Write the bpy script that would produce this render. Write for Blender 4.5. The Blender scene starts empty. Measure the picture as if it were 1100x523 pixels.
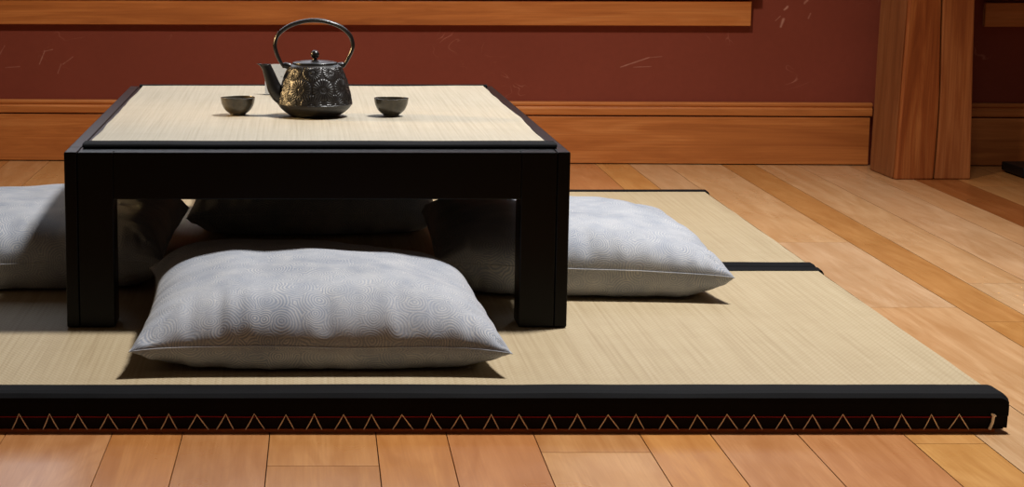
import bpy, bmesh, math, random
from mathutils import Vector, Matrix, noise

SC = bpy.context.scene
COL = SC.collection
PI = math.pi

# ------------------------------------------------------------------ helpers
def lin(r, g, b):
    f = lambda v: (v/255/12.92) if v/255 <= .04045 else ((v/255+.055)/1.055)**2.4
    return (f(r), f(g), f(b), 1.0)

def link(name, me, mat, parent=None):
    o = bpy.data.objects.new(name, me)
    COL.objects.link(o)
    if mat is not None:
        me.materials.append(mat)
    if parent is not None:
        o.parent = parent
    return o

def obj(name, bm, mat, parent=None, smooth=False, bevel=0, seg=2):
    me = bpy.data.meshes.new(name)
    bmesh.ops.recalc_face_normals(bm, faces=bm.faces[:])
    bm.to_mesh(me); bm.free()
    if smooth:
        for p in me.polygons: p.use_smooth = True
    o = link(name, me, mat, parent)
    if bevel:
        m = o.modifiers.new('bevel', 'BEVEL'); m.width = bevel; m.segments = seg
        m.limit_method = 'ANGLE'; m.angle_limit = math.radians(35)
    return o

def empty(name, loc):
    o = bpy.data.objects.new(name, None); COL.objects.link(o)
    o.location = loc; o.empty_display_size = .05
    return o

def tag(o, label, cat, group=None):
    o['label'] = label; o['category'] = cat
    if group: o['group'] = group
    return o

def structure(o):
    o['kind'] = 'structure'
    return o

def hexa(bm, c):
    """c: 8 corners, bottom ring then top ring."""
    v = [bm.verts.new(p) for p in c]
    for f in ((0,3,2,1),(4,5,6,7),(0,1,5,4),(1,2,6,5),(2,3,7,6),(3,0,4,7)):
        bm.faces.new([v[i] for i in f])
    return v

def box(bm, x0, x1, y0, y1, z0, z1):
    return hexa(bm, [(x0,y0,z0),(x1,y0,z0),(x1,y1,z0),(x0,y1,z0),(x0,y0,z1),(x1,y0,z1),(x1,y1,z1),(x0,y1,z1)])

def sweep(bm, rings, closed=True, caps=True):
    """rings: list of lists of points with equal length."""
    R = [[bm.verts.new(p) for p in r] for r in rings]
    n = len(R[0])
    for a, b in zip(R, R[1:]):
        for i in range(n if closed else n-1):
            j = (i+1) % n
            bm.faces.new((a[i], a[j], b[j], b[i]))
    if caps:
        bm.faces.new(list(reversed(R[0]))); bm.faces.new(R[-1])
    return R

def lathe(bm, prof, n=64, center=(0,0,0), fn=None):
    cx, cy, cz = center
    R = []
    for k, (r, z) in enumerate(prof):
        if r < 1e-6:
            R.append([bm.verts.new((cx, cy, cz+z))])
        else:
            ring = []
            for i in range(n):
                t = 2*PI*i/n
                rr, zz = (r, z) if fn is None else fn(r, z, t, k)
                ring.append(bm.verts.new((cx+rr*math.cos(t), cy+rr*math.sin(t), cz+zz)))
            R.append(ring)
    for a, b in zip(R, R[1:]):
        for i in range(n):
            j = (i+1) % n
            if len(a) == 1: bm.faces.new((a[0], b[j], b[i]))
            elif len(b) == 1: bm.faces.new((a[i], a[j], b[0]))
            else: bm.faces.new((a[i], a[j], b[j], b[i]))
    return R

def tube(bm, pts, rad, n=12, flat=1.0, ref=Vector((0,1,0))):
    """tube along pts; rad float or list; flat scales the section along ref."""
    P = [Vector(p) for p in pts]
    rings = []
    for i, p in enumerate(P):
        t = (P[min(i+1, len(P)-1)] - P[max(i-1, 0)]).normalized()
        s = t.cross(ref)
        if s.length < 1e-4: s = t.cross(Vector((0,0,1)))
        s.normalize(); q = s.cross(t).normalized()
        r = rad[i] if isinstance(rad, (list, tuple)) else rad
        rings.append([p + s*math.cos(2*PI*k/n)*r + q*math.sin(2*PI*k/n)*r*flat for k in range(n)])
    sweep(bm, rings)

def catmull(pts, n):
    out = []
    P = [Vector(p) for p in pts]
    P = [P[0]*2-P[1]] + P + [P[-1]*2-P[-2]]
    for i in range(1, len(P)-2):
        for k in range(n):
            t = k/n
            a, b, c, d = P[i-1], P[i], P[i+1], P[i+2]
            out.append(.5*((2*b)+(c-a)*t+(2*a-5*b+4*c-d)*t*t+(3*b-a-3*c+d)*t**3))
    out.append(P[-2])
    return out

def smooth(a, b, x):
    t = max(0, min(1, (x-a)/(b-a))); return t*t*(3-2*t)

# ------------------------------------------------------------------ materials
class NT:
    def __init__(s, name):
        s.m = bpy.data.materials.new(name); s.m.use_nodes = True
        s.t = s.m.node_tree; s.n = s.t.nodes; s.b = s.n['Principled BSDF']
    def new(s, kind, **kw):
        n = s.n.new(kind)
        for k, v in kw.items(): setattr(n, k, v)
        return n
    def set(s, sock, v):
        if isinstance(v, bpy.types.NodeSocket): s.t.links.new(v, sock)
        elif v is not None: sock.default_value = v
    def coord(s, out='Object'):
        return s.new('ShaderNodeTexCoord').outputs[out]
    def mapping(s, vec, scale=(1,1,1), loc=(0,0,0), rot=(0,0,0)):
        n = s.new('ShaderNodeMapping'); s.set(n.inputs['Vector'], vec)
        s.set(n.inputs['Scale'], scale); s.set(n.inputs['Location'], loc); s.set(n.inputs['Rotation'], rot)
        return n.outputs[0]
    def noise(s, vec, scale, detail=4, rough=.55, dist=0, out='Fac'):
        n = s.new('ShaderNodeTexNoise'); s.set(n.inputs['Vector'], vec)
        n.inputs['Scale'].default_value = scale; n.inputs['Detail'].default_value = detail
        n.inputs['Roughness'].default_value = rough; n.inputs['Distortion'].default_value = dist
        return n.outputs[out]
    def math(s, op, a, b=None, c=None, clamp=False):
        n = s.new('ShaderNodeMath', operation=op, use_clamp=clamp)
        s.set(n.inputs[0], a)
        if b is not None: s.set(n.inputs[1], b)
        if c is not None: s.set(n.inputs[2], c)
        return n.outputs[0]
    def vmath(s, op, a, b=None, out=0):
        n = s.new('ShaderNodeVectorMath', operation=op); s.set(n.inputs[0], a)
        if b is not None: s.set(n.inputs[1], b)
        return n.outputs[out]
    def ramp(s, fac, stops, interp='LINEAR'):
        n = s.new('ShaderNodeValToRGB'); r = n.color_ramp; r.interpolation = interp
        while len(r.elements) < len(stops): r.elements.new(.5)
        for e, (p, c) in zip(r.elements, stops):
            e.position = p; e.color = c if len(c) == 4 else (*c, 1)
        s.set(n.inputs[0], fac); return n.outputs[0]
    def grey(s, fac, a, b, lo=0., hi=1.):
        n = s.new('ShaderNodeMapRange'); s.set(n.inputs[0], fac)
        for i, v in enumerate((a, b, lo, hi)): n.inputs[i+1].default_value = v
        return n.outputs[0]
    def mix(s, fac, a, b, mode='MIX'):
        n = s.new('ShaderNodeMix', data_type='RGBA', blend_type=mode)
        s.set(n.inputs[0], fac); s.set(n.inputs[6], a); s.set(n.inputs[7], b)
        return n.outputs[2]
    def sep(s, vec):
        n = s.new('ShaderNodeSeparateXYZ'); s.set(n.inputs[0], vec); return n.outputs
    def bump(s, h, strength=.3, dist=.001):
        n = s.new('ShaderNodeBump'); s.set(n.inputs['Height'], h)
        n.inputs['Strength'].default_value = strength; n.inputs['Distance'].default_value = dist
        s.set(s.b.inputs['Normal'], n.outputs[0])
    def out(s, color=None, rough=None, spec=None, metal=None):
        s.set(s.b.inputs['Base Color'], color); s.set(s.b.inputs['Roughness'], rough)
        s.set(s.b.inputs['Specular IOR Level'], spec); s.set(s.b.inputs['Metallic'], metal)
        return s.m

def wood_material(name, dark, mid, light, along='x', rough=.38, spec=.4, fine=1.0, knots=.4):
    n = NT(name)
    co = n.coord()
    S = {'x': (1.3, 16, 16), 'y': (16, 1.3, 16), 'z': (16, 16, 1.3)}[along]
    m1 = n.mapping(co, S)
    g = n.noise(m1, 1.6*fine, 5, .6, 1.2)
    S2 = {'x': (4, 260, 260), 'y': (260, 4, 260), 'z': (260, 260, 4)}[along]
    f = n.noise(n.mapping(co, S2), 1.0, 3, .6)
    big = n.noise(n.mapping(co, tuple(.25*v for v in S)), 1.0, 3, .5, .6)
    k = n.math('ADD', n.math('MULTIPLY', g, .55), n.math('MULTIPLY', big, .45))
    c = n.ramp(k, [(.34, dark), (.5, mid), (.64, light)])
    c = n.mix(n.grey(f, .35, .7, 0, .5), c, dark)
    n.bump(n.math('ADD', f, g), .08, .001)
    return n.out(c, rough, spec)

def floor_material():
    n = NT('floor_boards')
    a = n.mix(1, n.new('ShaderNodeAttribute', attribute_name='tone').outputs['Color'], (.78, .73, .575, 1), 'MULTIPLY')
    off = n.new('ShaderNodeAttribute', attribute_name='shift')
    co = n.vmath('ADD', n.coord(), off.outputs['Vector'])
    g = n.noise(n.mapping(co, (15, 1.5, 1)), 1.5, 5, .6, 1.6)
    rings = n.math('SINE', n.math('MULTIPLY', n.noise(n.mapping(co, (7, .8, 1)), 1.0, 2, .5, .8), 75))
    f = n.noise(n.mapping(co, (330, 7, 1)), 1.0, 3, .6)
    blot = n.noise(n.mapping(co, (5, 1.6, 1)), 1.4, 3, .5)
    c = n.mix(n.grey(g, .33, .70, 0, 1), n.mix(1, a, (1.10, 1.10, 1.10, 1), 'MULTIPLY'),
              n.mix(1, a, (.82, .71, .58, 1), 'MULTIPLY'))
    c = n.mix(n.grey(rings, .1, 1, 0, .26), c, n.mix(1, a, (.79, .65, .50, 1), 'MULTIPLY'))
    c = n.mix(n.grey(f, .38, .7, 0, .42), c, n.mix(1, a, (.72, .58, .44, 1), 'MULTIPLY'))
    c = n.mix(n.grey(blot, .5, .75, 0, .35), c, n.mix(1, a, (1.12, 1.05, .95, 1), 'MULTIPLY'))
    # small dark knots
    v = n.new('ShaderNodeTexVoronoi', feature='F1'); n.set(v.inputs['Vector'], n.mapping(co, (5.5, 2.4, 1)))
    v.inputs['Scale'].default_value = 1.0
    pick = n.math('GREATER_THAN', n.sep(v.outputs['Color'])[0], .62)
    kn = n.math('MULTIPLY', pick, n.grey(v.outputs['Distance'], .016, .034, 1, 0))
    c = n.mix(n.math('MULTIPLY', kn, .75), c, lin(70, 38, 20))
    halo = n.math('MULTIPLY', pick, n.grey(v.outputs['Distance'], .03, .11, .35, 0))
    c = n.mix(halo, c, lin(140, 84, 44))
    rr = n.grey(n.noise(n.coord(), 5, 3), .3, .7, .25, .36)
    n.bump(n.math('ADD', n.math('MULTIPLY', f, .4), g), .05, .001)
    return n.out(c, rr, .5)

def wall_material():
    n = NT('painted_wall')
    co = n.coord()
    big = n.noise(co, 2.2, 4, .6)
    c = n.mix(n.grey(big, .3, .7), lin(122, 58, 44), lin(132, 64, 50))
    fine = n.noise(co, 60, 4, .6)
    c = n.mix(n.grey(fine, .3, .7, 0, .22), c, lin(108, 50, 38))
    # scuffs: thin contour lines that only show inside scattered patches
    ln = n.noise(n.mapping(co, (1, 1, 1.4)), 7, 2, .5, 1.0)
    line = n.grey(n.math('ABSOLUTE', n.math('SUBTRACT', ln, .5)), .0, .007, 1, 0)
    ms = n.grey(n.noise(n.mapping(co, (1, 1, 1), (3.1, .7, 2.2)), 4.2, 3, .6), .54, .66, 0, 1)
    br = n.grey(n.noise(co, 25, 2, .5), .42, .62, 0, 1)
    sc = n.math('MULTIPLY', n.math('MULTIPLY', line, ms), br)
    c = n.mix(n.math('MULTIPLY', sc, .55), c, lin(196, 140, 126))
    # scratches and paint chips with a place of their own: (x0, z0, x1, z1, half width, strength)
    x, y, z = n.sep(co)[:3]
    for (x0, z0, x1, z1, w, s_) in SCRATCHES:
        dx, dz = x1-x0, z1-z0; L2 = dx*dx+dz*dz
        px = n.math('SUBTRACT', x, x0); pz = n.math('SUBTRACT', z, z0)
        t = n.math('DIVIDE', n.math('ADD', n.math('MULTIPLY', px, dx), n.math('MULTIPLY', pz, dz)), L2, clamp=True)
        ex = n.math('SUBTRACT', px, n.math('MULTIPLY', t, dx)); ez = n.math('SUBTRACT', pz, n.math('MULTIPLY', t, dz))
        d = n.math('SQRT', n.math('ADD', n.math('MULTIPLY', ex, ex), n.math('MULTIPLY', ez, ez)))
        d = n.math('ADD', d, n.math('MULTIPLY', n.math('SUBTRACT', fine, .5), w*1.6))
        c = n.mix(n.grey(d, 0, w, s_, 0), c, lin(206, 160, 148))
    n.bump(fine, .06, .002)
    return n.out(c, .62, .25)

def rush_material(name, c0, c1, c2, strand, rib, contrast=.5, ribc=.2):
    """woven rush: strands run along y, binding threads run across every `rib` metres"""
    n = NT(name)
    co = n.coord()
    x, y, z = n.sep(co)[:3]
    wob = n.noise(n.mapping(co, (3, 9, 1)), 1, 2)
    st = n.noise(n.mapping(co, (1/strand, 5, 1)), .5, 2, .6)
    st2 = n.noise(n.mapping(co, (1/strand/9, .9, 1)), .8, 3, .6)
    k = n.math('ADD', n.math('MULTIPLY', st, .78), n.math('MULTIPLY', st2, .22))
    c = n.ramp(k, [(.12, c0), (.5, c1), (.86, c2)])
    # chequered over-under of the weave
    xi = n.math('SINE', n.math('MULTIPLY', x, PI/strand/1.6))
    yw = n.math('ADD', y, n.math('MULTIPLY', wob, rib*.5))
    yi = n.math('SINE', n.math('MULTIPLY', yw, PI/rib))
    chk = n.math('MULTIPLY', xi, yi)
    groove = n.math('POWER', n.math('ABSOLUTE', yi), .5)
    c = n.mix(n.grey(groove, 0, .75, ribc*1.2, 0), c, c0)
    c = n.mix(n.grey(chk, -1, 1, ribc, 0), c, c0)
    blotch = n.noise(n.mapping(co, (6, 14, 1)), 1.2, 4, .7)
    c = n.mix(n.grey(blotch, .45, .75, 0, contrast*.5), c, c0)
    h = n.math('ADD', n.math('MULTIPLY', chk, .5), n.math('ADD', groove, n.math('MULTIPLY', st, .8)))
    n.bump(h, .35, .0012)
    return n.out(c, .62, .25)

def cloth_material(name, col, col2, scale=900, rough=.8):
    n = NT(name); co = n.coord()
    f = n.noise(co, scale, 2, .6); b = n.noise(co, 18, 4, .6)
    c = n.mix(n.grey(b, .3, .7), col, col2)
    n.bump(n.math('ADD', f, n.math('MULTIPLY', b, 2)), .25, .0008)
    return n.out(c, rough, .12)

def cushion_material():
    n = NT('swirl_print_cloth')
    co = n.coord()
    # fine concentric swirl lines: contours of a warped field, broken into fan-shaped patches
    cl = n.new('ShaderNodeAttribute', attribute_name='cloth').outputs['Vector']
    wv = n.noise(cl, 22, 2, .5, 0, 'Color')
    wv = n.vmath('MULTIPLY', n.vmath('SUBTRACT', wv, (.5, .5, .5)), (.016, .016, 0))
    flat = n.vmath('ADD', cl, wv)
    def rings(scale, wave, loc):
        v = n.new('ShaderNodeTexVoronoi', feature='F1', voronoi_dimensions='2D'); n.set(v.inputs['Vector'], n.mapping(flat, (1, 1, 1), loc))
        v.inputs['Scale'].default_value = scale
        return n.math('SINE', n.math('MULTIPLY', v.outputs['Distance'], 2*PI/(wave*scale)))
    li = rings(24, .0042, (0, 0, 0))
    li2 = rings(36, .0034, (3.3, 1.7, 0))
    patch = n.grey(n.noise(n.mapping(co, (1, 1, 1), (5, 3, 1)), 17, 2), .48, .52, 0, 1)
    lines = n.math('ADD', n.math('MULTIPLY', li, patch), n.math('MULTIPLY', li2, n.math('SUBTRACT', 1, patch)))
    base = n.noise(co, 8, 4, .65)
    blue = n.mix(n.grey(base, .35, .65), lin(134, 142, 156), lin(170, 174, 182))
    c = n.mix(n.math('MULTIPLY', n.grey(lines, -.5, .7, 0, .85), n.grey(n.noise(co, 30, 3, .6), .3, .65, .25, 1)), blue, lin(204, 202, 198))
    weave = n.noise(co, 700, 2, .7)
    c = n.mix(n.grey(weave, .35, .70, 0, .45), c, lin(120, 122, 134))
    n.bump(n.math('ADD', n.math('MULTIPLY', weave, .6), n.math('MULTIPLY', lines, .25)), .25, .0008)
    n.b.inputs['Sheen Weight'].default_value = .15
    return n.out(c, .85, .15)

def plain(name, col, rough=.5, spec=.5, metal=0, grain=0, bump=0, col2=None):
    n = NT(name); co = n.coord()
    f = n.noise(co, grain or 40, 4, .6)
    c = n.mix(n.grey(f, .3, .7), col, col2 or tuple(min(1, v*1.25) for v in col[:3])+(1,))
    if bump: n.bump(f, bump, .001)
    return n.out(c, rough, spec, metal)

# wall-local scratches: x along wall from its origin, z up
SCRATCHES = [
    (.880, .262, .955, .288, .0022, .45), (.955, .288, .990, .291, .0018, .3), (.915, .262, .962, .264, .0018, .3),
    (1.312, .417, 1.320, .425, .004, .7), (1.305, .372, 1.311, .392, .0045, .6), (1.290, .388, 1.302, .400, .002, .4),
    (1.365, .435, 1.372, .442, .004, .5), (1.377, .395, 1.382, .407, .003, .4),
    (-.705, .265, -.690, .300, .0022, .38), (-.690, .300, -.668, .305, .0018, .3), (-.640, .265, -.612, .285, .002, .28),
    (-.655, .240, -.645, .265, .002, .25), (-.815, .290, -.800, .315, .0022, .25), (-.80, .255, -.76, .258, .0018, .2),
]

M = {
    'floor': floor_material(),
    'wall': wall_material(),
    'trim': wood_material('oiled_pine_trim', lin(156, 90, 44), lin(194, 122, 64), lin(212, 144, 84), 'x'),
    'post': wood_material('rough_timber_post', lin(104, 44, 16), lin(152, 82, 38), lin(186, 118, 64), 'z', .42, .35),
    'post2': wood_material('pale_timber_post', lin(114, 52, 22), lin(156, 90, 46), lin(180, 114, 66), 'z', .42, .35),
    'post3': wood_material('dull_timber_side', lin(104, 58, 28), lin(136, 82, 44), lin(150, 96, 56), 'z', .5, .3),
    'rush': rush_material('tatami_rush', lin(146, 126, 96), lin(177, 160, 129), lin(190, 175, 146), .0024, .0062, .35, .34),
    'table_rush': rush_material('fine_rush', lin(146, 137, 118), lin(170, 161, 143), lin(184, 176, 158), .0022, .006, .4, .1),
    'edging': cloth_material('black_cotton_edging', lin(8, 8, 10), lin(12, 12, 15)),
    'edging_low': cloth_material('black_cotton_fold', lin(20, 15, 14), lin(30, 21, 18)),
    'backing': plain('brown_backing', lin(205, 120, 66), .8, .2, 0, 90, .2),
    'thread': plain('cream_thread', lin(250, 228, 210), .8, .2, 0, 300, .1),
    'red': plain('red_thread', lin(132, 24, 28), .8, .2, 0, 300, .1),
    'lacquer': plain('black_lacquered_wood', lin(3, 2, 2), .32, .17, 0, 30, .02, lin(4, 3, 3)),
    'gap': plain('dark_gap', lin(14, 9, 7), .9, .1),
    'cushion': cushion_material(),
    'seam': cloth_material('cushion_seam_cloth', lin(176, 172, 166), lin(190, 184, 176)),
    'iron': plain('cast_iron', lin(19, 15, 14), .40, .6, .0, 260, .06, lin(27, 22, 20)),
    'iron_smooth': plain('smooth_cast_iron', lin(15, 13, 13), .30, .55, .0, 260, .06, lin(21, 18, 18)),
    'glaze': plain('dark_glazed_stoneware', lin(56, 53, 48), .22, .6, 0, 60, .05, lin(88, 80, 66)),
    'card': plain('white_card', lin(165, 165, 162), .8, .2, 0, 200, .05),
    'print': plain('grey_print', lin(120, 118, 112), .8, .2),
    'black': plain('black_painted_wood', lin(12, 10, 10), .5, .3),
}

# ------------------------------------------------------------------ the room
WX, WY, WA = 0.0, 5.215, math.atan(-.045)          # wall line, turned a little to the floor boards
WM = Matrix.Translation((WX, WY, 0)) @ Matrix.Rotation(WA, 4, 'Z')   # local: x along wall, -y into the room

# floor: every board is its own slab, all in one floor mesh
def build_floor():
    rng = random.Random(5)
    edges = []
    a = -.3735 - .3394*6
    while a < 3.2:
        edges += [a, a+.1365, a+.2273]; a += .3394
    edges = [e-.013 if abs(e-.984) < .012 else e for e in edges if -2.0 < e < 2.9]
    joints = {      # board joints the photograph shows, keyed by left edge
        -.030: [2.235], .309: [2.295], .780: [2.335], .984: [3.20, 3.87], 1.120: [3.08], 1.212: [3.42]}
    palette = [lin(205, 156, 112), lin(196, 142, 96), lin(212, 164, 124), lin(202, 148, 102), lin(190, 132, 86), lin(208, 162, 118)]
    special = {(.984, 1): lin(216, 184, 160), (.984, 0): lin(212, 174, 142), (.984, 2): lin(218, 182, 150), (1.120, 0): lin(200, 150, 98), (1.120, 1): lin(198, 148, 98),  # right-hand boards: own pinkish tone, paled further to imitate sheen from the assumed window
               (1.212, 0): lin(216, 182, 154), (1.212, 1): lin(216, 178, 146), (1.324, 0): lin(216, 178, 150), (1.461, 0): lin(208, 164, 130),
               (-.030, 0): lin(200, 146, 98), (-.030, 1): lin(206, 152, 104), (.107, 0): lin(206, 146, 92), (.198, 0): lin(202, 142, 96),
               (-.236, 0): lin(200, 140, 90), (-.146, 0): lin(198, 144, 102), (.309, 0): lin(214, 166, 120), (.309, 1): lin(204, 152, 106),
               (.446, 0): lin(212, 154, 96), (.537, 0): lin(206, 152, 112), (.645, 0): lin(202, 146, 106), (.780, 0): lin(214, 164, 106),
               (.780, 1): lin(214, 164, 110), (-.373, 0): lin(202, 148, 108), (1.551, 0): lin(160, 98, 56), (.872, 0): lin(214, 180, 152)}
    bm = bmesh.new()
    tone = bm.loops.layers.float_color.new('tone')
    shift = bm.loops.layers.float_vector.new('shift') if hasattr(bm.loops.layers, 'float_vector') else None
    tones, shifts = [], []
    g = .0007
    for e0, e1 in zip(edges, edges[1:]):
        key = min(list(joints)+[k[0] for k in special], key=lambda k: abs(k-e0))
        known = abs(key-e0) < .018
        js = joints.get(key) if known else None
        if js is None:
            js = [] if known else [rng.uniform(1.8, 3.0), rng.uniform(3.4, 5.0)]
        cuts = [1.2] + sorted(js) + [5.6]
        for i, (y0, y1) in enumerate(zip(cuts, cuts[1:])):
            k = lambda x, y: x + .012*(y-2.36)
            f0 = len(bm.faces)
            v = hexa(bm, [(k(e0,y0)+g,y0+g,-.02),(k(e1,y0)-g,y0+g,-.02),(k(e1,y1)-g,y1-g,-.02),(k(e0,y1)+g,y1-g,-.02),
                          (k(e0,y0)+g,y0+g,0),(k(e1,y0)-g,y0+g,0),(k(e1,y1)-g,y1-g,0),(k(e0,y1)+g,y1-g,0)])
            c = special.get((key, i)) if known else None
            if c is None:
                c = rng.choice(palette)
                s = rng.uniform(.86, 1.06); c = (c[0]*s, c[1]*s, c[2]*s, 1)
            sh = (rng.uniform(-9, 9), rng.uniform(-9, 9), 0)
            tones += [c]*6; shifts += [sh]*6
    # dark underlay seen through the joints
    me = bpy.data.meshes.new('floor')
    bmesh.ops.recalc_face_normals(bm, faces=bm.faces[:])
    bm.to_mesh(me); bm.free()
    for nm in ('tone', 'shift'):
        at = me.attributes.get(nm)
        if at: me.attributes.remove(at)
    at = me.attributes.new('tone', 'FLOAT_COLOR', 'FACE'); av = me.attributes.new('shift', 'FLOAT_VECTOR', 'FACE')
    for i in range(len(me.polygons)):
        at.data[i].color = tones[i]; av.data[i].vector = shifts[i]
    o = structure(link('floor', me, M['floor']))
    b = bmesh.new(); box(b, -2.2, 2.8, 1.2, 5.6, -.06, -.0205)
    structure(obj('floor_underlay', b, M['gap'], o))
    return o
build_floor()

# back wall, in its own frame
b = bmesh.new(); box(b, -2.2, 2.8, 0, .12, -.02, 2.6)
o = structure(obj('wall_back', b, M['wall'])); o.matrix_world = WM

def profile_run(name, prof, x0, x1, mat, parent=None):
    """profile (out from wall, z) extruded along the wall"""
    b = bmesh.new()
    sweep(b, [[(x, -p, z) for p, z in prof] for x in (x0, x1)])
    o = structure(obj(name, b, mat, parent, bevel=.0012)); o.matrix_world = WM
    return o
BASE = [(0,.0025),(.021,.0025),(.021,.1285),(.0195,.130),(0,.130)]
CAP = [(0,.1335),(.0235,.1335),(.0245,.137),(.0245,.1515),(.021,.1545),(.019,.156),(.0205,.158),(.0225,.160),(.0225,.1655),(.018,.169),(0,.169)]
profile_run('baseboard_left', BASE, -2.1, 1.549, M['trim'])
profile_run('trim_1', CAP, -2.1, 1.554, M['trim'])
profile_run('baseboard_right', BASE, 1.73, 2.7, M['trim'])
profile_run('trim_2', CAP, 1.73, 2.7, M['trim'])
b = bmesh.new(); box(b, -2.1, 1.221, -.021, 0, .3745, .4405)
o = structure(obj('trim_3', b, M['trim'], bevel=.002)); o.matrix_world = WM
b = bmesh.new(); box(b, -2.1, 1.240, -.031, 0, .4465, .470)
o = structure(obj('trim_4', b, M['trim'], bevel=.003)); o.matrix_world = WM
b = bmesh.new(); box(b, 1.838, 2.7, -.021, 0, .3740, .4375)
o = structure(obj('trim_5', b, M['trim'], bevel=.002)); o.matrix_world = WM
b = bmesh.new(); box(b, 1.818, 2.7, -.031, 0, .4465, .470)
o = structure(obj('trim_6', b, M['trim'], bevel=.003)); o.matrix_world = WM

# timber post standing against the wall: two front boards with a dark split, one side board
def build_post():
    root = tag(empty('timber_post', (1.63, 4.95, 0)), 'wide rough timber post flaring at the floor, right of the long baseboard', 'post')
    inv = Vector((1.63, 4.95, 0))
    rng = random.Random(3)
    def col(name, f, mat, wob=.0015):
        b = bmesh.new(); rings = []
        zs = [0, .03, .06, .1, .14, .18, .22, .27, .32, .38, .44, .5, .7, 1.2, 2.4]
        for z in zs:
            rings.append([Vector((x + wob*noise.noise((x*40, y*40, z*7)), y, z)) - inv for x, y in f(min(z, .46))])
        sweep(b, rings)
        return obj(name, b, mat, root, bevel=.004)
    L = lambda z: 1.528 + .014*(z/.44) ** .8
    R = lambda z: 1.7255 - .016*(z/.44)
    S = lambda z: 1.631 + .004*math.sin(z*9)
    col('front_board', lambda z: [(L(z)+.002, 4.838), (S(z)-.0022, 4.838), (S(z)-.0022, 4.93), (L(z)+.002, 4.93)], M['post'])
    col('front_board', lambda z: [(S(z)+.0012, 4.840), (R(z), 4.840), (R(z), 5.105), (S(z)+.0012, 4.93)], M['post2'])
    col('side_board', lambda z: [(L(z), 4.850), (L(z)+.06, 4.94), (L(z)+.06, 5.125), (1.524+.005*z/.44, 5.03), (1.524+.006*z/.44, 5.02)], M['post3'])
build_post()

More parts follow.
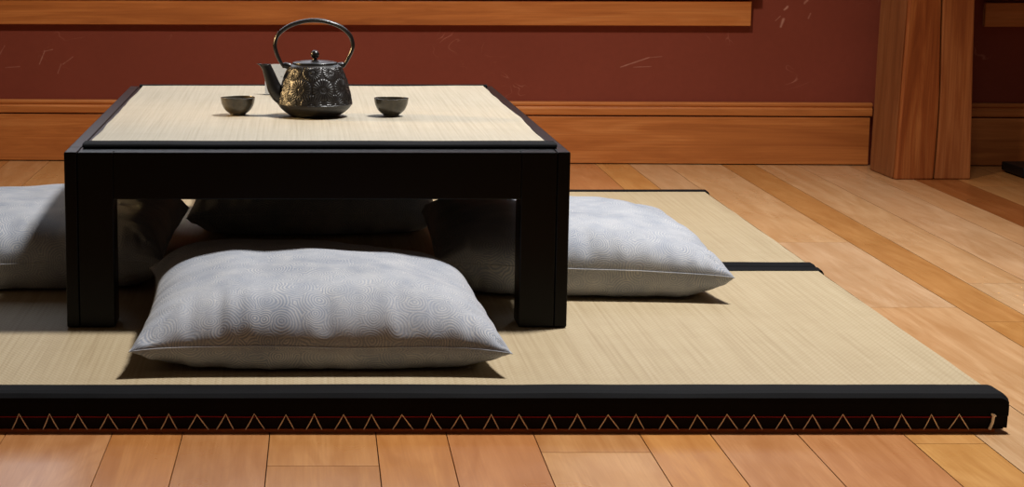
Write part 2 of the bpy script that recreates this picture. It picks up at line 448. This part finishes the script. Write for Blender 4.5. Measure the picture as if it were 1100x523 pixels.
# ------------------------------------------------------------------ tatami mats
def tatami(name, loc_y0, loc_y1, xr0, xr1, label, first):
    """xr0/xr1: right edge of the rush at the near and the far side"""
    x0 = -.91
    root = tag(empty(name, ((x0+xr0)/2, (loc_y0+loc_y1)/2, 0)), label, 'tatami mat', 'tatami mats laid edge to edge')
    inv = root.location
    y0, y1 = loc_y0, loc_y1
    def V(x, y, z): return Vector((x, y, z)) - inv
    zt = .050
    b = bmesh.new()
    n = 60
    ya, yb = y0+.006, y1-.006
    rings = []
    for i in range(n+1):
        t = i/n; y = ya+(yb-ya)*t
        xr = xr0+(xr1-xr0)*t + .0015*noise.noise((y*9, 3, 1))
        w = .0006*noise.noise((y*6, 1, 7))
        rings.append([V(x0,y,.006), V(x0,y,zt), V(xr-.004,y,zt+w), V(xr,y,zt-.004), V(xr,y,.006)])
    sweep(b, rings)
    obj('rush_cover', b, M['rush'], root)
    b = bmesh.new(); box(b, x0, min(xr0, xr1)-.002, y0+.003, y1-.003, 0, .0058)
    for v in b.verts: v.co -= inv
    obj('backing', b, M['backing'], root)
    def edging(yo, s, xr, ext, width, low):
        """cloth strip along one long side; s=+1 near side (faces -y), -1 far side"""
        b = bmesh.new(); rings = []
        N = 90
        xs = [x0+(xr-.012-x0)*i/N for i in range(N)] + [xr-.012+(ext+.012)*i/16 for i in range(17)]
        for x in xs:
            u = noise.noise((x*5, yo*3, 2)); u2 = noise.noise((x*14, yo*3, 9))
            wd = width + .0022*u + .0010*u2
            ov = .0016 + .0010*noise.noise((x*7, yo, 5))
            endr = .006*max(0, (x-xr-.001)/(ext-.001))**2
            out = -.0005 + .0006*u2
            prof = [(yo+s*(wd), zt+.0008), (yo+s*(wd-.003), zt+ov), (yo+s*.016, zt+ov+.0006), (yo+s*.006, zt+ov-.001),
                    (yo+s*(out+.0008), zt-.0045), (yo+s*out, zt-.012), (yo+s*(out+.0004), .0225)]
            if low: prof += [(yo+s*.0022, .0205), (yo+s*.0030, .0055)]
            else: prof += [(yo+s*.002, .004)]
            inner = [(yo+s*.0075, prof[-1][1]), (yo+s*.0075, zt-.006), (yo+s*(wd), zt-.002)]
            P = []
            for k, (yy, zz) in enumerate(prof+inner):
                P.append(V(x, yy, max(zz-(endr if zz > .03 else 0), .001)))
            rings.append(P)
        sweep(b, rings)
        return obj('cloth_edging', b, M['edging'], root, smooth=False)
    front = edging(y0, 1, xr0, .0135 if first else .007, .052 if first else .040, True)
    edging(y1, -1, xr1, .007, .041, False)
    if first:
        yf = y0 - .0002
        # lower fold of the cloth, red line, zigzag stitches and the knot at the end
        b = bmesh.new(); box(b, x0, xr0+.008, y0+.0012, y0+.0028, .0045, .0215)
        for v in b.verts: v.co -= inv
        obj('lower_fold', b, M['edging_low'], front)
        b = bmesh.new()
        pts = [V(-.6 + i*.02, yf-.0001+.0004*noise.noise((i*.7, 0, 0)), .0208+.0007*noise.noise((i*.23, 4, 0))) for i in range(int((xr0+.012+.6)/.02)+1)]
        tube(b, pts, .0008, 6)
        obj('red_thread', b, M['red'], front)['label'] = 'red thread line'
        rng = random.Random(8)
        step = .03785
        k = 0
        x = -.5065
        while x < xr0-.035:
            xx = x + rng.uniform(-.002, .002)
            l = rng.uniform(.0085, .0125); r = rng.uniform(.0095, .0155)
            b = bmesh.new()
            pz = .0245+rng.uniform(-.0008, .0008)
            yy = yf-.0006
            tube(b, [V(xx-l, yy+.001, .0038), V(xx-l*.45, yy, .0145), V(xx, yy-.0002, pz), V(xx+r*.5, yy, .0140), V(xx+r, yy+.001, .0038)], .0008, 6)
            obj('zigzag_stitch', b, M['thread'], front)
            x += step
        b = bmesh.new()
        xk = xr0-.0065
        tube(b, [V(xk-.004, yf-.001, .0045), V(xk-.001, yf-.0022, .014), V(xk, yf-.002, .023)], [.0022,.0019,.0021], 8)
        tube(b, [V(xk-.003, yf-.002, .0255), V(xk, yf-.003, .0235), V(xk+.003, yf-.002, .0225)], [.001,.0021,.001], 8)
        obj('tie_cord', b, M['thread'], front)['label'] = 'thick cream cord end'
    return root
tatami('tatami_mat', 2.389, 3.3125, .905, .9135, 'straw tatami mat nearest the camera, black cloth edge with zigzag stitching', True)
tatami('tatami_mat', 3.3145, 4.300, .9145, .925, 'straw tatami mat at the back, under rear cushion, nearer the wall', False)

ZM = .0512   # top of the rush

# ------------------------------------------------------------------ low table
TX0, TX1, TY0, TY1, TZ = -.3425, .4050, 2.797, 3.945, .315
def build_table():
    root = tag(empty('low_table', ((TX0+TX1)/2, (TY0+TY1)/2, ZM+.0005)), 'low black lacquered wooden table standing on the tatami mats', 'table')
    inv = root.location
    def part(name, boxes, bevel=.0015):
        b = bmesh.new()
        for q in boxes: box(b, *q)
        for v in b.verts: v.co -= inv
        return obj(name, b, M['lacquer'], root, bevel=bevel)
    z0 = ZM+.0005; za = .2445; st = .0185
    part('tabletop', [(TX0+st+.0006, TX1-st-.0006, TY0+.0225, TY1-.0225, TZ-.022, TZ-.0005)])
    lw = .0535; ld = .065
    part('front_apron', [(TX0+st+lw+.0001, TX1-st-lw-.0001, TY0+.001, TY0+.022, za, TZ-.0005)])
    part('rear_apron', [(TX0+st+lw+.0001, TX1-st-lw-.0001, TY1-.022, TY1-.001, za, TZ-.0005)])
    part('side_rail', [(TX0, TX0+st, TY0+ld+.0002, TY1-ld-.0002, za, TZ)])
    part('side_rail', [(TX1-st, TX1, TY0+ld+.0002, TY1-ld-.0002, za, TZ)])
    for sx in (0, 1):
        for sy in (0, 1):
            xa, xb = (TX0, TX0+st) if sx == 0 else (TX1-st, TX1)
            xc, xd = (TX0+st+.0008, TX0+st+lw) if sx == 0 else (TX1-st-lw, TX1-st-.0008)
            ya, yb = (TY0, TY0+ld) if sy == 0 else (TY1-ld, TY1)
            tpr = .0025 if sx == 0 else -.0025
            b = bmesh.new()
            box(b, xa, xb, ya, yb, z0, TZ)
            yf = (ya+.001, ya+.022) if sy == 0 else (yb-.022, yb-.001)
            yg = (ya+.0222, yb-.001) if sy == 0 else (ya+.001, yb-.0222)
            box(b, xc, xd, yf[0], yf[1], z0, TZ-.0005)
            box(b, xc, xd, yg[0], yg[1], z0, TZ-.0228)
            for v in b.verts:
                v.co -= inv
            obj('leg', b, M['lacquer'], root, bevel=.0015)
    return root
build_table()

# rush mat lying on the table, black cloth along its near and far edges
def build_table_mat():
    y0, y1 = 2.846, 3.918
    xl, xr = -.3165, .3855
    root = tag(empty('table_mat', ((xl+xr)/2, (y0+y1)/2, TZ)), 'pale rush mat with black cloth ends lying on the low table', 'mat')
    inv = root.location
    b = bmesh.new(); rings = []
    n = 80; m = 24
    def edge(y, s):
        return .0035*noise.noise((y*3.2, s*5, 1)) + .0018*noise.noise((y*9, s*7, 3))
    for i in range(n+1):
        y = y0+.02+(y1-.03-y0)*i/n
        L = xl+.004+edge(y, 1); R = xr-.003+edge(y, 2)
        top = []; 
        for j in range(m+1):
            x = L+(R-L)*j/m
            e = 1-abs(2*j/m-1)
            lift = .0012*noise.noise((x*7, y*4, 5))*min(1, e*6) + (.0016*max(0, noise.noise((y*6, j//m, 8)))*(1-min(1, e*8)))
            top.append(Vector((x, y, TZ+.0040+lift)) - inv)
        rings.append([Vector((L, y, TZ+.0006))-inv] + top + [Vector((R, y, TZ+.0006))-inv])
    sweep(b, rings)
    obj('rush_weave', b, M['table_rush'], root)
    for (ya, yb) in ((y0, y0+.050), (y1-.014, y1)):
        b = bmesh.new(); rings = []
        for i in range(61):
            x = xl-.004+(xr-xl+.010)*i/60
            w = .0016*noise.noise((x*6, ya, 1)); h = .0012*noise.noise((x*8, ya, 4))
            q0, q1 = ya+w*.6, yb+w*(1 if ya == y0 else 0)
            prof = [(q0+.004,TZ+.0006),(q0,TZ+.0025),(q0+.001,TZ+.0052+h*.5),(q0+.006,TZ+.0066+h),(q1-.003,TZ+.0062+h*.6),(q1,TZ+.0048),(q1,TZ+.0006)]
            rings.append([Vector((x, yy, zz))-inv for yy, zz in prof])
        sweep(b, rings)
        obj('cloth_edging', b, M['edging'], root)
build_table_mat()

# ------------------------------------------------------------------ cushions
def cushion(name, cx, cy, a, bb, rot, seed, label, Ht=.078, zs=.046, corner=None, pw=.44, bow=.06, taper=0.0):
    """pillow on the mat: a, bb half sizes; corner: extra (dx,dy,dz) per corner (nl, nr, fr, fl)"""
    N = 96
    so = seed*13.7
    def P(u, v, side):
        au, av = abs(u), abs(v)
        # outline: sides pull in between the corner tips
        x = a*u*(1-bow*(1-v**4)*au**3 - taper*v)
        y = bb*v*(1-bow*(1-u**4)*av**3)
        f = ((1-au**2.9)*(1-av**2.9))
        f = max(f, 0)**pw
        edge = max(au, av)
        tip = (au*av)**6
        # gathers that run in from the seam
        s = u if av > au else v
        gath = .0062*smooth(.60, .93, edge)*(1-smooth(.97, 1, edge))*(noise.noise((s*9+so, side*.6, 4.0 if av > au else 9.0))+.5*noise.noise((s*19+so, side, 2)))
        lump = .009*noise.noise((u*1.7+so, v*1.7, side*2))*f + .0035*noise.noise((u*4.2+so, v*4.2, 6))*f
        seamz = zs + .006*noise.noise((u*1.6+so, v*1.6, 1.3))*edge - .006*tip
        if side > 0: z = seamz + Ht*f + lump + gath
        else:
            z = seamz - (zs+.030)*f*1.05 + gath*.8
        return x, y, z
    def world(p):
        x, y, z = p
        if corner:
            u = max(-1, min(1, x/a)); v = max(-1, min(1, y/bb))
            for k, (su, sv) in enumerate(((-1,-1),(1,-1),(1,1),(-1,1))):
                w = max(0, (1+su*u)/2)**2*max(0, (1+sv*v)/2)**2
                x += corner[k][0]*w; y += corner[k][1]*w
                z += corner[k][2]*w*1.0
        # rest on the mat: soft floor
        e = .006
        if z < e: z = e*math.exp((z-e)/e) if z > -.2 else 0
        return x, y, z
    me_v, faces = [], []
    idx = {}
    def warp(t):           # denser towards the seam
        return math.sin(t*PI/2)*.75 + t*.25
    for side in (1, -1):
        for i in range(N+1):
            for j in range(N+1):
                u, v = warp(2*i/N-1), warp(2*j/N-1)
                rim = i in (0, N) or j in (0, N)
                if rim and side == -1:
                    idx[(side,i,j)] = idx[(1,i,j)]; continue
                idx[(side,i,j)] = len(me_v)
                me_v.append(world(P(u, v, side)))
        for i in range(N):
            for j in range(N):
                q = [idx[(side,i,j)], idx[(side,i+1,j)], idx[(side,i+1,j+1)], idx[(side,i,j+1)]]
                faces.append(q if side > 0 else q[::-1])
    me = bpy.data.meshes.new(name); me.from_pydata(me_v, [], faces)
    # position on the unrolled cloth, so that the print runs evenly over the bulges
    at = me.attributes.new('cloth', 'FLOAT_VECTOR', 'POINT')
    V3 = [Vector(p) for p in me_v]
    for side in (1, -1):
        cu = {}; cv = {}
        for j in range(N+1):
            t = 0
            for i in range(N+1):
                if i: t += (V3[idx[(side,i,j)]]-V3[idx[(side,i-1,j)]]).length
                cu[(i,j)] = t
            h_ = cu[(N//2,j)]
            for i in range(N+1): cu[(i,j)] -= h_
        for i in range(N+1):
            t = 0
            for j in range(N+1):
                if j: t += (V3[idx[(side,i,j)]]-V3[idx[(side,i,j-1)]]).length
                cv[(i,j)] = t
            h_ = cv[(i,N//2)]
            for j in range(N+1): cv[(i,j)] -= h_
        for (i, j), u_ in cu.items():
            if side < 0 and (i in (0, N) or j in (0, N)): continue
            at.data[idx[(side,i,j)]].vector = (u_+seed*1.37, cv[(i,j)]+seed*2.11, 0)
    for p in me.polygons: p.use_smooth = True
    o = link(name, me, M['cushion'])
    # seam running round the rim
    b = bmesh.new()
    pts = []
    per = 240
    for k in range(per):
        t = 4*k/per; q = int(t); r = (t-q)*2-1
        u, v = [(r,-1),(1,r),(-r,1),(-1,-r)][q]
        p = Vector(world(P(u, v, 1)))
        pts.append(p + Vector((u, v, 0)).normalized()*.0004)
    rings = []
    for k, p in enumerate(pts):
        t = (pts[(k+1) % per]-pts[k-1]).normalized()
        s = t.cross(Vector((0,0,1))).normalized(); qv = s.cross(t)
        rings.append([p+s*math.cos(2*PI*i/6)*.0008+qv*math.sin(2*PI*i/6)*.0008 for i in range(6)])
    R = sweep(b, rings, caps=False)
    for i in range(6):
        b.faces.new((R[-1][i], R[-1][(i+1) % 6], R[0][(i+1) % 6], R[0][i]))
    obj('seam', b, M['cushion'], o, smooth=True)
    zmin = min(v[2] for v in me_v)
    o.location = (cx, cy, ZM - zmin + .0003); o.rotation_euler = (0, 0, rot)
    return tag(o, label, 'cushion', 'floor cushions round the low table')
cushion('floor_cushion', .033, 2.735, .255, .258, 0, 1, 'grey-blue swirl print floor cushion in front, half under the table edge',
        corner=((0,.004,0),(0,.008,0),(-.040,0,0),(-.012,.01,.02)), Ht=.084, pw=.50, zs=.038)
cushion('floor_cushion', .452, 3.245, .235, .262, -.02, 2, 'grey-blue swirl print floor cushion right of the table, tip towards the floorboards',
        corner=((.012,.03,.018),(.014,0,0),(0,0,0),(.01,-.02,.03)), Ht=.070, pw=.40)
cushion('floor_cushion', -.462, 3.325, .250, .275, .0, 3, 'grey-blue swirl print floor cushion left of the table, cut by frame edge',
        corner=((0,0,0),(.0,0,.008),(.008,.01,.022),(0,0,0)), Ht=.078, pw=.40)
cushion('floor_cushion', .035, 3.870, .245, .262, .0, 4, 'grey-blue swirl print floor cushion in the shade behind, under far end of table')

# ------------------------------------------------------------------ teapot
def build_teapot():
    px, py, pz = .0325, 3.285, TZ+.0060
    root = tag(empty('teapot', (px, py, pz)), 'black cast iron teapot with flower relief and tall looped handle on the low table', 'teapot')
    # body profile (r, z): foot, lower bowl, ridge, tapering dome, shoulder
    key = [(.0,.0),(.040,.0),(.0445,.0015),(.0525,.007),(.0595,.0135),(.0635,.0192),(.0650,.0212),(.0640,.0228),
           (.0628,.0280),(.0612,.0370),(.0592,.0460),(.0570,.0555),(.0540,.0655),(.0505,.0755),(.0470,.0835),(.0440,.0882),(.0395,.0912),(.036,.092)]
    prof = [key[0]]
    pts = catmull([(r, 0, z) for r, z in key[1:]], 9)
    prof += [(max(p.x, .001), p.z) for p in pts]
    flowers = []
    rows = [(.0500, .0192, 9, 0.0), (.0800, .0160, 9, .5), (.0235, .0185, 9, .5)]
    for z, R, n, ph in rows:
        for i in range(n):
            flowers.append((2*PI*(i+ph)/n - PI/2 + .17, z, R))
    def fn(r, z, t, k):
        if z < .0232 or z > .0885: return r, z
        best = None
        for (ft, fz, R) in flowers:
            dt = (t-ft+PI) % (2*PI)-PI
            if abs(dt) > .45: continue
            ax, az = dt*r, (z-fz)*1.06
            d = math.hypot(ax, az)/R
            if d < 1 and (best is None or d < best[0]): best = (d, math.atan2(az, ax), R)
        if best is None: return r - .0003, z
        d, ang, R = best
        pet = 22
        rid = .5+.5*math.cos(ang*pet)
        h = 0
        if d > .30: h = (.05+.95*rid**1.6)*smooth(.26, .38, d)*(1-smooth(.92, 1.0, d))
        else: h = .75*(.5+.5*math.cos(d*34 - ang))*(1-smooth(.14, .22, d))
        return r + .00125*h, z
    b = bmesh.new(); lathe(b, prof, 560, fn=fn)
    obj('body', b, M['iron'], root, smooth=True)
    # lid with its rim and round knob
    b = bmesh.new()
    lid_key = [(.0375,.0915),(.0390,.0930),(.0388,.0945),(.0340,.0958),(.0330,.0956),(.0250,.0972),(.0140,.0984),(.006,.0990),(0,.0992)]
    lathe(b, [(0,.0900),(.030,.0905)]+lid_key, 72)
    lid = obj('lid', b, M['iron_smooth'], root, smooth=True)
    b = bmesh.new()
    kp = [(0,.0985),(.0042,.0985),(.0036,.1002),(.0034,.1012)]
    kp += [(.0076*math.sin(a), .1085-.0076*math.cos(a)) for a in [.42+ (PI-.42)*i/14 for i in range(14)]] + [(0,.1161)]
    lathe(b, kp, 32); obj('knob', b, M['iron_smooth'], lid, smooth=True)
    # spout leaving the body on the left
    path = catmull([(-.0500,0,.0330),(-.0605,0,.0370),(-.0690,0,.0475),(-.0745,0,.0620),(-.0800,0,.0780),(-.0835,0,.0880),(-.0848,0,.0918)], 8)
    rad = []
    for i in range(len(path)):
        t = i/(len(path)-1)
        rad.append(.0165*(1-t)**1.6 + .0074*(1-(1-t)**1.6) + .0008*smooth(.85, 1, t))
    b = bmesh.new()
    rings = []; n = 24
    for i, p in enumerate(path):
        tt = (path[min(i+1, len(path)-1)]-path[max(i-1, 0)]).normalized()
        u = i/(len(path)-1)
        # the mouth opens level with the lid, its lip drawn out to the left
        s = tt.cross(Vector((0,1,0))).normalized(); q = Vector((0,1,0))
        ring = []
        for k in range(n):
            a = 2*PI*k/n
            w = p + s*math.cos(a)*rad[i]*1.05 + q*math.sin(a)*rad[i]*.92
            if u > .60:
                ca = math.cos(a)
                lip = max(0, ca)**3 * smooth(.60, 1, u)**2
                w = w.lerp(Vector((p.x - ca*rad[i]*1.12 - lip*.0062, p.y + math.sin(a)*rad[i]*(1-.40*lip), p.z + .0012*lip)), smooth(.60, .95, u))
            ring.append(w)
        rings.append(ring)
    R = sweep(b, rings, caps=False)
    # inner wall of the mouth
    inner = [None] + [[path[q].lerp(w, f) for w in rings[q]] for q, f in ((-1, .80), (-4, .74), (-10, .68), (-18, .6))]
    Ri = [[b.verts.new(p) for p in r] for r in inner[1:]]
    prev = R[-1]
    for ring in Ri:
        for k in range(n):
            b.faces.new((prev[k], prev[(k+1) % n], ring[(k+1) % n], ring[k]))
        prev = ring
    b.faces.new(prev)
    obj('spout', b, M['iron_smooth'], root, smooth=True)
    # lugs and bail handle
    HX0, HX1 = -.0540, .0500
    for hx, s in ((HX0, 1), (HX1, -1)):
        b = bmesh.new()
        tube(b, [(hx+s*.016,0,.0830),(hx+s*.009,0,.0880),(hx+s*.002,0,.0895),(hx-s*.002,0,.0880)], [.0065,.0060,.0052,.004], 14, .8)
        obj('handle_lug', b, M['iron_smooth'], root, smooth=True)
    key = [(HX0+.001,0,.0855),(HX0-.007,0,.0990),(HX0-.0135,0,.1165),(HX0-.0145,0,.1290),(HX0-.0085,0,.1450),(HX0+.010,0,.1595),(HX0+.034,0,.1672),
           (0,0,.1690),(HX1-.031,0,.1668),(HX1-.008,0,.1585),(HX1+.009,0,.1440),(HX1+.0150,0,.1275),(HX1+.0135,0,.1150),(HX1+.006,0,.0985),(HX1-.0015,0,.0855)]
    hp = catmull(key, 8)
    hr = []
    for i in range(len(hp)):
        t = abs(2*i/(len(hp)-1)-1)
        hr.append(.0032 + .0007*(1-t) - .0006*smooth(.8, 1, t))
    b = bmesh.new(); tube(b, hp, hr, 14, 1.5)
    obj('handle', b, M['iron_smooth'], root, smooth=True)
    root.rotation_euler = (0, 0, math.radians(4)); root.scale = (1, 1, .962)
    return root
build_teapot()

# ------------------------------------------------------------------ tea cups
def cup_meshes():
    o_ = [(.0,.0025),(.0105,.0024),(.0112,.0),(.0135,.0),(.0142,.0022),(.0190,.0055),(.0238,.0108),(.0272,.0175),(.0290,.0245),(.0296,.0295),
          (.0292,.0302),(.0284,.0298),(.0278,.0245),(.0258,.0180),(.0222,.0118),(.0160,.0072),(.0080,.0052),(0,.0048)]
    body = [o_[0]] + [(max(p.x, .0002), p.z) for p in catmull([(r, 0, z) for r, z in o_[4:-1]], 5)] + [o_[-1]]
    body[0] = (0, .0022)
    b = bmesh.new(); lathe(b, body, 64, fn=lambda r, z, t, k: (r*(1+.008*math.sin(2*t+1)+.004*math.sin(5*t)), z + .0004*math.sin(2*t)*z/.03))
    f = bmesh.new(); lathe(f, [(0,.0020),(.0140,.0026),(.0138,.0004),(.0130,.0),(.0112,.0),(.0105,.0012),(0,.0014)], 48)
    return b, f
bb_, ff_ = cup_meshes()
cup = empty('tea_cup', (-.1008, 3.300, TZ+.0054))
cb = obj('bowl', bb_, M['glaze'], cup, smooth=True); cf = obj('foot_ring', ff_, M['glaze'], cup, smooth=True)
tag(cup, 'small dark glazed tea cup left of the teapot, below the spout', 'cup', 'tea cups on the low table')
c2 = cup.copy(); COL.objects.link(c2); c2.location = (.1640, 3.284, TZ+.0054); c2.rotation_euler = (0, 0, 2.1)
for ch in (cb, cf):
    d = ch.copy(); COL.objects.link(d); d.parent = c2
tag(c2, 'small dark glazed tea cup right of the teapot, on handle side', 'cup', 'tea cups on the low table')

# ------------------------------------------------------------------ folded card behind the teapot
def build_card():
    root = tag(empty('folded_card', (-.032, 3.70, TZ+.0060)), 'small white folded card standing behind the teapot spout', 'card')
    b = bmesh.new()
    w, h, d = .028, .057, .012
    prof = [(-d,0),(-.0006,h),(0,h+.0004),(.0006,h),(d,0),(d-.0009,0),(0,h-.0025),(-d+.0009,0)]
    sweep(b, [[(x, y, z) for y, z in prof] for x in (-w, w)])
    obj('sheet', b, M['card'], root)
    b = bmesh.new()
    for (x0, x1, z) in ((-.004,.006,.041),(.008,.015,.041),(.002,.006,.033)):
        yy = lambda z: -d*(1-z/h)-.0004
        v = [b.verts.new(p) for p in ((x0,yy(z),z),(x1,yy(z),z),(x1,yy(z+.0014),z+.0014),(x0,yy(z+.0014),z+.0014))]
        b.faces.new(v)
    obj('print', b, M['print'], root)
build_card()

# ------------------------------------------------------------------ black thing at the right edge
def build_block():
    root = tag(empty('floor_block', (2.0, 4.93, 0)), 'low black block on the floorboards at the right frame edge', 'block')
    b = bmesh.new(); box(b, -.137, .30, -.075, .075, .004, .027)
    obj('body', b, M['black'], root, bevel=.003)
    for x in (-.12, .27):
        for y in (-.06, .06):
            b = bmesh.new(); box(b, x-.01, x+.01, y-.01, y+.01, 0, .0038)
            obj('foot', b, M['black'], root)
build_block()

# ------------------------------------------------------------------ light
def spot(name, loc, target, deg, blend, radius, power, col):
    L = bpy.data.lights.new(name, 'SPOT'); L.spot_size = math.radians(deg); L.spot_blend = blend
    L.shadow_soft_size = radius; L.energy = power; L.color = col[:3]
    o = bpy.data.objects.new(name, L); COL.objects.link(o); o.location = loc
    o.rotation_euler = (Vector(target)-Vector(loc)).to_track_quat('-Z', 'Y').to_euler()
    return o
def area(name, loc, target, sx, sy, power, col):
    L = bpy.data.lights.new(name, 'AREA'); L.shape = 'RECTANGLE'; L.size = sx; L.size_y = sy
    L.energy = power; L.color = col[:3]
    o = bpy.data.objects.new(name, L); COL.objects.link(o); o.location = loc
    o.rotation_euler = (Vector(target)-Vector(loc)).to_track_quat('-Z', 'Y').to_euler()
    return o
spot('assumed_overhead_spot', (1.0, 3.10, 2.6), (.66, 2.72, 0), 112, 1.0, .17, 440, (1.0, .98, .96))  # overhead key assumed from the fall of the shadows, no fitting modelled
spot('wall_fill_spot', (.15, 3.2, 2.3), (.15, 5.2, .25), 84, .9, .10, 155, (1.0, .84, .66))  # added warm spot that brightens the back wall, no visible fitting
area('assumed_window_light', (.2, 5.12, 1.35), (.3, 2.5, .2), 2.2, 1.5, 27, (.80, .90, 1.0))  # daylight of an assumed window: bare area light, no window in the wall
area('assumed_warm_light', (-1.8, 3.65, .95), (.0, 3.3, .39), .40, .45, .85, (1.0, .66, .30)).data.spread = math.radians(15)  # warm source at left assumed from gold highlights on the teapot, no fitting modelled

W = bpy.data.worlds.new('world'); SC.world = W; W.use_nodes = True
bg = W.node_tree.nodes['Background']; bg.inputs[0].default_value = (1.0, .66, .44, 1); bg.inputs[1].default_value = .055

# ------------------------------------------------------------------ camera
F, CX, CY = 2050.0, 318.0, 261.5
cam = bpy.data.cameras.new('camera'); co = bpy.data.objects.new('camera', cam); COL.objects.link(co)
cam.sensor_fit = 'HORIZONTAL'; cam.sensor_width = 36; cam.lens = F/1100*36
cam.shift_x = (550-CX)/1100; cam.shift_y = 0
co.location = (0, 0, .65); co.rotation_euler = (PI/2-math.atan(345.5/F), 0, 0)
cam.clip_start = .05
SC.camera = co
SC.view_settings.view_transform = 'Standard'; SC.view_settings.look = 'None'
SC.view_settings.exposure = 0; SC.view_settings.gamma = 1; SC.view_settings.use_curve_mapping = False
